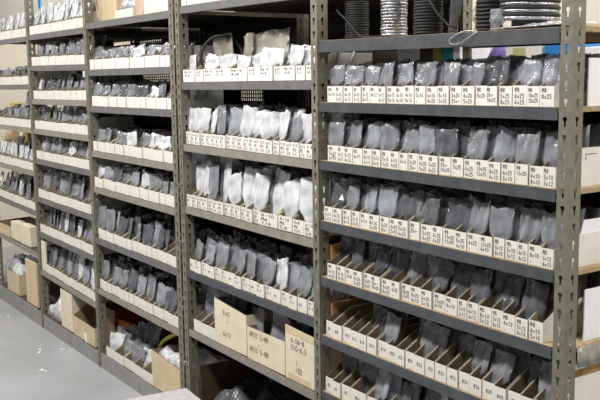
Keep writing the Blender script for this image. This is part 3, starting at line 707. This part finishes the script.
heap_bag('dark crumpled plastic bag lying on the bottom shelf under nearest lettered carton', -2.02, -1.56, .03, .40, zb6(-1.8), .22, 'bag_smoke', 9)
place_bag(-2.56, .45, zb6(-2.56), 'bag_teal', 'teal plastic bag standing behind the added dark card on the bottom shelf', 1.5, 1.75, .05, t=2)
# white-bag row: coil, big clear bags
p = at(220, 60, .20)
mb = MB(); mb.tube([(.105*math.cos(a), 0, .105*math.sin(a)) for a in [2*math.pi*j/40 for j in range(40)]], .0075, 8, closed=True)
o = tag(mb.obj('black_hose_coil', 'black'), 'black hose ring standing among the white bags of second row', 'hose'); o.location = (at(221, 60, .12).x, .125, sz('B', 1, -2.4)+.117); o.rotation_euler = (-.05, 0, .75)
xx = at(222, 60, .15).x; place_bag(xx, .165, sz('B', 1, xx)+.004, 'bag_olive', 'big olive grey bag behind the black hose ring in second row', 2.2, 1.42, .02, t=1.5, k=2)
xx = at(243, 60, .10).x; place_bag(xx, .115, sz('B', 1, xx)+.004, 'bag_olive', 'tall olive grey bag standing among white bags of second row', 1.25, 1.35, .04, t=1.6, k=7)
xx = at(268, 60, .13).x; place_bag(xx, .14, sz('B', 1, xx)+.0006, 'bag_olive', 'wide olive grey sheet bag behind the white bags of second row', 3.2, 1.42, .02, t=1.2, k=3)
# hose and big smoky bag of the fourth row
p = at(258, 198, .17)
mb = MB(); mb.tube([at(u, v, .17) for u, v in ((254.5, 207), (254, 197), (255, 187), (257.5, 179), (261, 173), (265, 170), (270, 169))], .0062, 8)
tag(mb.obj('tan_hose', 'woodhose'), 'bent tan hose standing among clear bags of fourth row', 'hose')
xx = at(284, 200, .2).x
heap = place_bag(xx, .30, sz('B', 3, xx)+.0006, 'bag_smoke', 'huge smoky bag filling the near end behind fourth row', 4.6, 1.75, .1, t=7, k=5)
for k, (u, v0, v1, u1) in enumerate(((212, 246, 240.5, 252), (225, 250.5, 244, 263))):
    a = at(u, v0, .22); c = at(u1, v1, .42)
    mb = MB(); mb.tube([a, c], .0055, 8); mb.lathe([(0, -.012), (.011, -.009), (.012, 0), (.011, .009), (0, .012)], 10, T=Matrix.Translation(c))
    tag(mb.obj('tan_rod', 'carton_pale'), f'{("farther", "nearer")[k]} pale rod lying across the bags of the fifth row', 'rod')
for k, (u, v, Y, ww, hh_, m_) in enumerate(((192, 205, .075, 1.25, 1.45, 'bag_grey'), (201, 205, .11, 1.5, 1.75, 'bag_clear'), (212, 207, .09, 1.4, 1.65, 'bag_clear'), (225, 209, .10, 1.9, 1.8, 'bag_white'), (238, 211, .12, 1.5, 1.85, 'bag_clear'), (247, 213, .13, 1.5, 1.9, 'bag_grey'), (268, 218, .07, 1.8, 1.2, 'bag_grey'), (283, 222, .10, 1.6, 1.3, 'bag_smoke'))):
    xx = at(u, v, Y).x; place_bag(xx, Y, sz('B', 3, xx)+.004, m_, f'{ORD[k]} from far post of big bags in fourth row of lettered-carton bay, {TINT[m_]}', ww, hh_, .10, R.uniform(-.1, .1), t=2)
# perforated black crates at the back of the upper rows
def crate(label, x0, x1, y0, z0, h, cols, rows, slant=.25):
    o = thing('perforated_crate', label, 'crate', (x0, y0, z0)); w = x1-x0; d = .05
    mb = MB(); cw, rh = w/cols, h/rows
    for i in range(cols+1): mb.box(i*cw-cw*.20, i*cw+cw*.20, 0, .004, 0, h)
    for j in range(rows+1): mb.box(0, w, .0005, .0045, max(0, j*rh-rh*.17), min(h, j*rh+rh*.17))
    mb.obj('lattice_side', 'black_matt', o)
    mb = MB(); mb.box(0, w, .006, d, 0, .004); mb.box(-.004, 0, 0, d, 0, h); mb.box(w, w+.004, 0, d, 0, h); mb.obj('crate_frame', 'black_matt', o)
    return o
def crate_px(label, u0, u1, vt, cols, rows, Y=DEPTH+.05):
    a = at(u0, vt, Y); c = at(u1, vt, Y); return crate(label, a.x, c.x, Y, 1.5005, (a.z+c.z)/2-1.5005, cols, rows)
crate_px('black perforated crate whose holes show beside the double post', 134, 178, 34, 22, 36)
crate_px('black perforated crate behind the white bags and black hose ring', 193, 270, 20, 38, 30)

zd7 = lambda x: sz('D', 7, x)+.001; zd8 = lambda x: sz('D', 8, x)+.001
# orange-crate bay ----------------------------------------------------
zc7 = lambda x: sz('C', 7, x)+.001
p0, p1 = at(104.5, 340, .17), at(141, 330, .17); 
o = thing('orange_crate', 'orange plastic crate behind bagged parts on the bottom shelf', 'crate', (p0.x, .19, max(zc7(-3.89), zd8(-3.95))))
w = p1.x-p0.x+.02; h = at(112, 313, .2).z-zc7(p0.x)
mb = MB(); mb.box(0, w, 0, .30, 0, .006); mb.box(0, w, 0, .008, .006, h); mb.box(0, w, .292, .30, .006, h); mb.box(0, .008, .008, .292, .006, h); mb.box(w-.008, w, .008, .292, .006, h); mb.obj('crate_body', 'orange', o)
mb = MB(); mb.box(-.012, w+.012, -.012, .0, h-.035, h); mb.box(-.012, 0, 0, .30, h-.035, h); mb.box(w, w+.012, 0, .30, h-.035, h); mb.obj('crate_rim', 'orange', o)
x0, x1 = X_at(152.5, 388, .01), -2.775
carton('kraft_carton', 'tan open carton at the near end of orange-crate shelf', 'carton', x0, x1, .010, .30, zc7(x0), .215, 'carton', .19, None, slope=.03, flap=None)
heap_bag('white plastic liner bulging from the tan open carton', x0+.01, x1-.01, .02, .28, zc7(x0)+.16, .075, 'bag_white', 13, 'liner', 'bag_liner')
mb = MB(); mb.tube([at(u, v, .16) for u, v in ((158, 352), (160, 346), (164, 340.5), (169, 337), (175, 334.5), (182, 333))], .012, 10)
tag(mb.obj('yellow_hose', 'yellow'), 'bent yellow hose rising behind the tan open carton', 'hose')
for k, (u, v, Y, ww, h_, mm, lb) in enumerate(((116, 350, .10, 1.7, 1.0, 'bag_clear', 'clear bag with white top fold, farthest on bottom shelf of orange-crate bay'), (125, 357, .12, 1.8, 1.1, 'bag_grey', 'grey bag leaning beside clear bag on bottom shelf of orange-crate bay'),
                                         (138, 366, .14, 1.9, 1.4, 'bag_clear', 'clear bag with white fold next to the tan open carton'), (132, 345, .13, 1.9, 1.2, 'bag_smoke', 'smoky bag standing against the orange crate'), (147, 352, .15, 2.2, 1.6, 'bag_smoke', 'second smoky bag behind clear bags, nearer the yellow hose'))):
    x = at(u, v, Y).x; place_bag(x, Y, zc7(x)+.004, mm, lb, ww, h_, .3, R.uniform(-.15, .15), t=1.8)
# on top of that bay: wooden crate, boxes
zc0 = lambda x: sz('C', 0, x)+.001
a, c = at(94, 18, .10), at(117, 14, .10)
o = thing('wooden_crate', 'pale wooden crate of upright planks on top of the orange-crate bay', 'crate', (a.x, .10, zc0(a.x)))
w = c.x-a.x
for k in range(3):
    mb = MB(); mb.box(w*k/3+.002, w*(k+1)/3-.002, 0, .016, 0, .30); mb.obj('plank', 'plank', o)
mb = MB(); mb.box(0, w, .016, .30, 0, .016); mb.box(0, w, .30, .316, 0, .30); mb.box(0, .016, .016, .30, .016, .30); mb.box(w-.016, w, .016, .30, .016, .30); mb.obj('crate_body', 'plank', o)
mb = MB(); mb.tube([(.02, -.004, .20), (.06, -.006, .10), (.10, -.006, .02)], .004, 6); mb.obj('pale_strap', 'white', o)
a, c = at(118, 12, .08), at(136, 10, .08)
carton('open_carton', 'small cream open carton beside the wooden crate on top shelf', 'carton', a.x, c.x, .06, .26, zc0(a.x), .055, 'cream', .16)
heap_bag('white papers folded over the small cream open carton', a.x+.02, c.x-.03, .08, .2, zc0(a.x)+.056, .08, 'bag_white', 21, 'papers', 'paper_bundle')
a, c = at(135, 10, .07), at(143, 10, .07)
solid('pink_box', 'pinkish cardboard box between small cream carton and large cream box', 'box', a.x, c.x, .07, .3, zc0(a.x), zc0(a.x)+.3, mat('pinkish_card', (.60, .43, .33), .8, var=.08))
a, c = at(143.5, 10, .03), at(172, 6, .03)
solid('cream_box', 'large cream box on top shelf beside the double post', 'box', a.x, -2.775, .03, .4, zc0(a.x), zc0(a.x)+.32, 'cream')
# papers and dark card at backs of rows
def lean_board(label, u0, u1, vt, Y, bay, r, m, tiltx=.12):
    a, c = at(u0, vt, Y), at(u1, vt, Y); xm = min(max((a.x+c.x)/2, EXT[bay][0]), EXT[bay][1]); z0 = sz(bay, r, xm)+.001
    return solid('card_board', label, 'board', a.x, c.x, Y, Y+.006, z0, a.z, m, bev=.001, rx=-tiltx*0)
lean_board('grey-brown card standing at the back of fourth row over orange crate', 98, 140, 121, .36, 'C', 3, 'grey_brown')
lean_board('grey-brown card standing at the back of fifth row over orange crate', 96, 132, 164, .40, 'C', 4, 'grey_brown')
lean_board('brown card standing at the back of second row over orange crate', 93, 113, 41, .33, 'C', 1, 'grey_brown')

# farther bays: cartons and oddments ---------------------------------
zd7 = lambda x: sz('D', 7, x)+.001; zd8 = lambda x: sz('D', 8, x)+.001
a, c = at(42, 268, .06), at(60, 268, .06)
carton('kraft_carton', 'tan open carton behind the bins of fourth bay just above the floor shelf', 'carton', -5.02, -4.55, .335, .62, zd7(-4.9), .24, 'carton', .24)
solid('tan_divider', 'upright tan card beside the far post of the fourth bay', 'divider', -5.02, -4.93, .012, .022, zd7(-4.97), zd7(-4.97)+.22, 'carton_pale', bev=.001)
x0, x1 = X_at(62, 328, .012), X_at(73, 333, .012)
solid('cream_box', 'upright cream box on floor shelf beside the brown open carton', 'box', x0, x1, .012, .26, zd8(x0), at(66, 291, .012).z, 'carton_pale')
x0, x1 = X_at(74, 336, .012), X_at(95.5, 350, .012)
carton('kraft_carton', 'brown open carton with torn white patch on the floor shelf', 'carton', x0, x1, .012, .155, zd8(x0), at(75, 316, .012).z-zd8(x0), 'carton', .22, slope=.01)
mb = MB(); q0 = at(85, 334, .0105)
mb.add([(q0.x-.03, .0105, q0.z), (q0.x+.01, .0105, q0.z-.06), (q0.x+.035, .0105, q0.z-.055), (q0.x+.012, .0105, q0.z+.012), (q0.x-.03, .0115, q0.z), (q0.x+.01, .0115, q0.z-.06), (q0.x+.035, .0115, q0.z-.055), (q0.x+.012, .0115, q0.z+.012)], [(0,1,2,3),(7,6,5,4),(0,4,5,1),(1,5,6,2),(2,6,7,3),(3,7,4,0)])
o = mb.obj('torn_label', 'white', None); cart = [q for q in bpy.data.objects if q.name.startswith('kraft_carton')][-1]
cart = max((q for q in bpy.data.objects if q.name.startswith('kraft_carton')), key=lambda q: q.get('label', '').startswith('brown open')); o.parent = cart; o.matrix_parent_inverse = Matrix.Translation(-cart.location)
heap_bag('white plastic bag spilling on the floor shelf by the far post', -5.0, -4.72, .02, .3, zd8(-4.9), .16, 'bag_white', 17)
x0, x1 = at(50, 300, .03).x, at(61, 310, .03).x
carton('kraft_carton', 'tan carton under the white plastic bag on the floor shelf', 'carton', -4.93, -4.70, .32, .62, zd8(-4.8), .20, 'carton', .20)
solid('olive_box', 'olive-yellow box at the back of the floor shelf of fourth bay', 'box', -4.98, -4.45, .64, .78, zd8(-4.7), zd8(-4.7)+.26, 'olive')
mb = MB(); mb.tube([(.055*math.cos(t_), 0, .055*math.sin(t_)) for t_ in [2*math.pi*j/28 for j in range(28)]], .016, 8, closed=True)
o = tag(mb.obj('black_coil', 'black'), 'glossy black coil standing at the far end of fifth row in fourth bay', 'coil'); o.location = (-4.90, .2, sz('D', 4, -4.9)+.12+.016); o.rotation_euler = (-.2, 0, .2)
solid('blue_tag', 'pale blue tag taped to the post between third and fourth bays', 'tag', -3.975, -3.944, -.0030, -.0003, at(82, 74, 0).z-.02, at(82, 74, 0).z+.018, mat('pale_blue_tag', (.55, .66, .75), .6), bev=.0005)
heap_bag('white plastic sheeting heaped behind the bins on top of the fourth bay', xd0+.03, xd1-.03, .16, .60, sz('D', 0, -4.5)+.001, .17, 'bag_white', 51, 'sheeting', 'plastic_sheeting')
heap_bag('white plastic sheeting heaped behind the bins on top of the far-end bay', xe0+.3, xe1-.03, .16, .60, sz('E', 0, -5.5)+.001, .13, 'bag_white', 53, 'sheeting', 'plastic_sheeting')
# dark arc in the white bags on top of the fourth bay
mb = MB(); mb.tube([at(u, v, .10) for u, v in ((43, 16), (46, 11.5), (50, 9), (55, 8.3), (60, 8.8), (64, 10))], .006, 8)
tag(mb.obj('dark_wire_arc', 'black'), 'dark wire arc showing through the white bags on top shelf', 'wire')
# far end bay
ze = lambda r, x: sz('E', r, min(max(x, xe0), xe1))+.001
a = at(0, 108, .12); c = at(17, 108, .12)
heap_bag('pale lilac paper sheets draped over bins at the far end', a.x-.1, c.x-.02, .32, .36, ze(2, -5.9), .25, 'lilac_paper', 31, 'papers', 'paper_bundle')
a = at(10, 106, .36); c = at(29, 106, .36)
solid('mustard_envelope', 'mustard padded envelope box behind the bins at far end', 'envelope', a.x, c.x, .36, .5, ze(2, -5.4), at(15, 103, .36).z, 'mustard')
a = at(-2, 140, .40); c = at(11, 140, .40)
mb = MB(); mb.lathe([(.0, 0), (.07, 0), (.075, .006), (.075, .45), (.07, .456), (0, .456)], 20, T=Matrix.Rotation(-math.pi/2, 4, 'X'))
o = tag(mb.obj('paper_roll', 'carton_pale'), 'pale paper roll lying at the far end behind white bags', 'roll'); o.location = (at(3, 140, .34).x, .34, ze(3, -5.7)+.076+.11)
solid('cardboard_box', 'tan box under the pale paper roll at the far end', 'box', o.location.x-.12, o.location.x+.12, .34, .8, ze(3, -5.7), ze(3, -5.7)+.108, 'carton_pale')
a = at(12, 130, .40); c = at(27, 130, .40)
solid('orange_box', 'orange-brown box with white stripe behind far-end bins', 'box', a.x, c.x, .40, .6, ze(3, -5.4), at(18, 127, .40).z, 'carton_orange')
q0, q1 = at(19.5, 135, .398), at(23, 135, .398)
mb = MB(); mb.box(q0.x-a.x-(c.x-a.x)/2, q1.x-a.x-(c.x-a.x)/2, -.1025, -.1002, .02, .32); ob = [q for q in bpy.data.objects if q.name == 'orange_box'][0]; mb.obj('white_stripe', 'white', ob)
for k, (u0, u1, vb) in enumerate(((12, 20.5, 246), (21.5, 31, 250))):
    a, c = X_at(u0, vb, .012), X_at(u1, vb, .012)
    solid('cream_box', f'upright cream box on the far-end shelf, {("farther", "nearer")[k]} of the pair', 'box', a, c, .012, .25, ze(5, a), at((u0+u1)/2, 223+k*3, .012).z, 'carton_pale')
a, c = X_at(-6, 240, .012), X_at(11, 246, .012)
carton('kraft_carton', 'low tan carton at the far end beside the two cream boxes', 'carton', max(a, -6.18), c, .012, .3, ze(5, -5.9), .09, 'carton', .10)
a, c = X_at(8, 288, .012), X_at(20, 296, .012)
carton('kraft_carton', 'tan carton holding a white bundle on the far-end floor shelf', 'carton', a, c, .012, .26, ze(6, a), .17, 'carton', .18)
heap_bag('white bundle in the tan carton on far-end floor shelf', a+.01, c-.01, .02, .25, ze(6, a)+.10, .13, 'bag_white', 41)
a, c = X_at(27, 300, .012), X_at(38, 306, .012)
solid('tan_plank', 'upright tan plank leaning beside the post on far-end floor shelf', 'plank', a, c, .012, .03, ze(6, a), at(32, 262, .012).z, 'plank')
heap_bag('clear plastic bag on the far-end floor shelf beside tan carton', -6.15, a-.30, .02, .3, ze(6, -6), .26, 'bag_clear', 43)
solid('white_box', 'white boxed stack behind smoky bags at far end', 'box', -5.9, -5.3, .5, .75, ze(5, -5.6), ze(5, -5.6)+.24, 'white')
# goods beyond the top shelf, against the back wall
def pipe(label, u, Y, r, m, name, z1=3.2, z0=0):
    a = at(u, 5, Y); mb = MB(); mb.tube([(a.x, Y, z0+.001), (a.x, Y, z1)], r, 14); return tag(mb.obj(name, m), label, 'pipe')
pipe('bright blue pipe rising behind the fourth bay', 40, .96, .018, 'blue', 'blue_pipe')
pipe('teal pipe rising behind the wooden crate shelf', 75, .96, .022, 'teal', 'teal_pipe')
b = MB(); b.box(XL+.002, XL+.012, -1.5, 1.6, at_x(10, 20.5, XL).z, ZC-.01); struct('trim_1', b, 'wall_grey')

# ------------------------------------------------------------------ packing table in the aisle
o = thing('lidded_box', 'pale speckled lidded box standing in the aisle before the shelves', 'box', (-2.172, -.569, .0005), -.09)
mb = MB(); mb.box(.004, .466, .004, .291, 0, .39); mb.obj('box_body', 'carton_pale', o)
mb = MB(); mb.box(0, .47, 0, .295, .38, .4345); tp = mb.obj('lid', mat('speckled_board', (.44, .43, .445), .6, var=.12, scale=45), o)
md = tp.modifiers.new('edge', 'BEVEL'); md.width = .004; md.segments = 2
mb = MB(); mb.box(-.0012, .4712, -.0012, .2962, .382, .423); mb.obj('lid_edge', 'black_matt', o)

# ------------------------------------------------------------------ lights
def area(name, x, y, z, sx, sy_, e, col=(1, .97, .93), rot=(0, 0, 0)):
    l = bpy.data.lights.new(name, 'AREA'); l.shape = 'RECTANGLE'; l.size = sx; l.size_y = sy_; l.energy = e; l.color = col
    o = bpy.data.objects.new(name, l); C.objects.link(o); o.location = (x, y, z); o.rotation_euler = rot; return o
for x, e in ((-6.7, 60), (-4.5, 66), (-2.3, 88), (-.6, 66), (1.6, 18)):
    area('aisle_tube', x, -1.55, 3.5, 1.7, .35, e)
area('end_tube', 1.9, .9, 3.4, .4, 1.8, 75)
for x in (-7.4, -5.2, -3.0, -.8, 1.4):
    area('rear_tube', x, 1.55, 3.5, 1.9, .3, 30)
w = bpy.data.worlds.new('World'); bpy.context.scene.world = w; w.use_nodes = True
w.node_tree.nodes['Background'].inputs[0].default_value = (.9, .95, 1, 1); w.node_tree.nodes['Background'].inputs[1].default_value = .03

# ------------------------------------------------------------------ camera
cd = bpy.data.cameras.new('Camera'); cd.sensor_fit = 'HORIZONTAL'; cd.sensor_width = 36; cd.lens = F_PX/600*36; cd.clip_start = .05
co = bpy.data.objects.new('Camera', cd); C.objects.link(co)
co.matrix_world = Matrix(((RT.x, UP.x, -FW.x, CAM.x), (RT.y, UP.y, -FW.y, CAM.y), (RT.z, UP.z, -FW.z, CAM.z), (0, 0, 0, 1)))
sc = bpy.context.scene; sc.camera = co
sc.view_settings.view_transform = 'Standard'; sc.view_settings.look = 'None'; sc.view_settings.gamma = 1; sc.view_settings.use_curve_mapping = False
sc.view_settings.exposure = 0.0
sc.cycles.transparent_max_bounces = 16
print('BINS', NBIN, 'BAGS', NBAG)
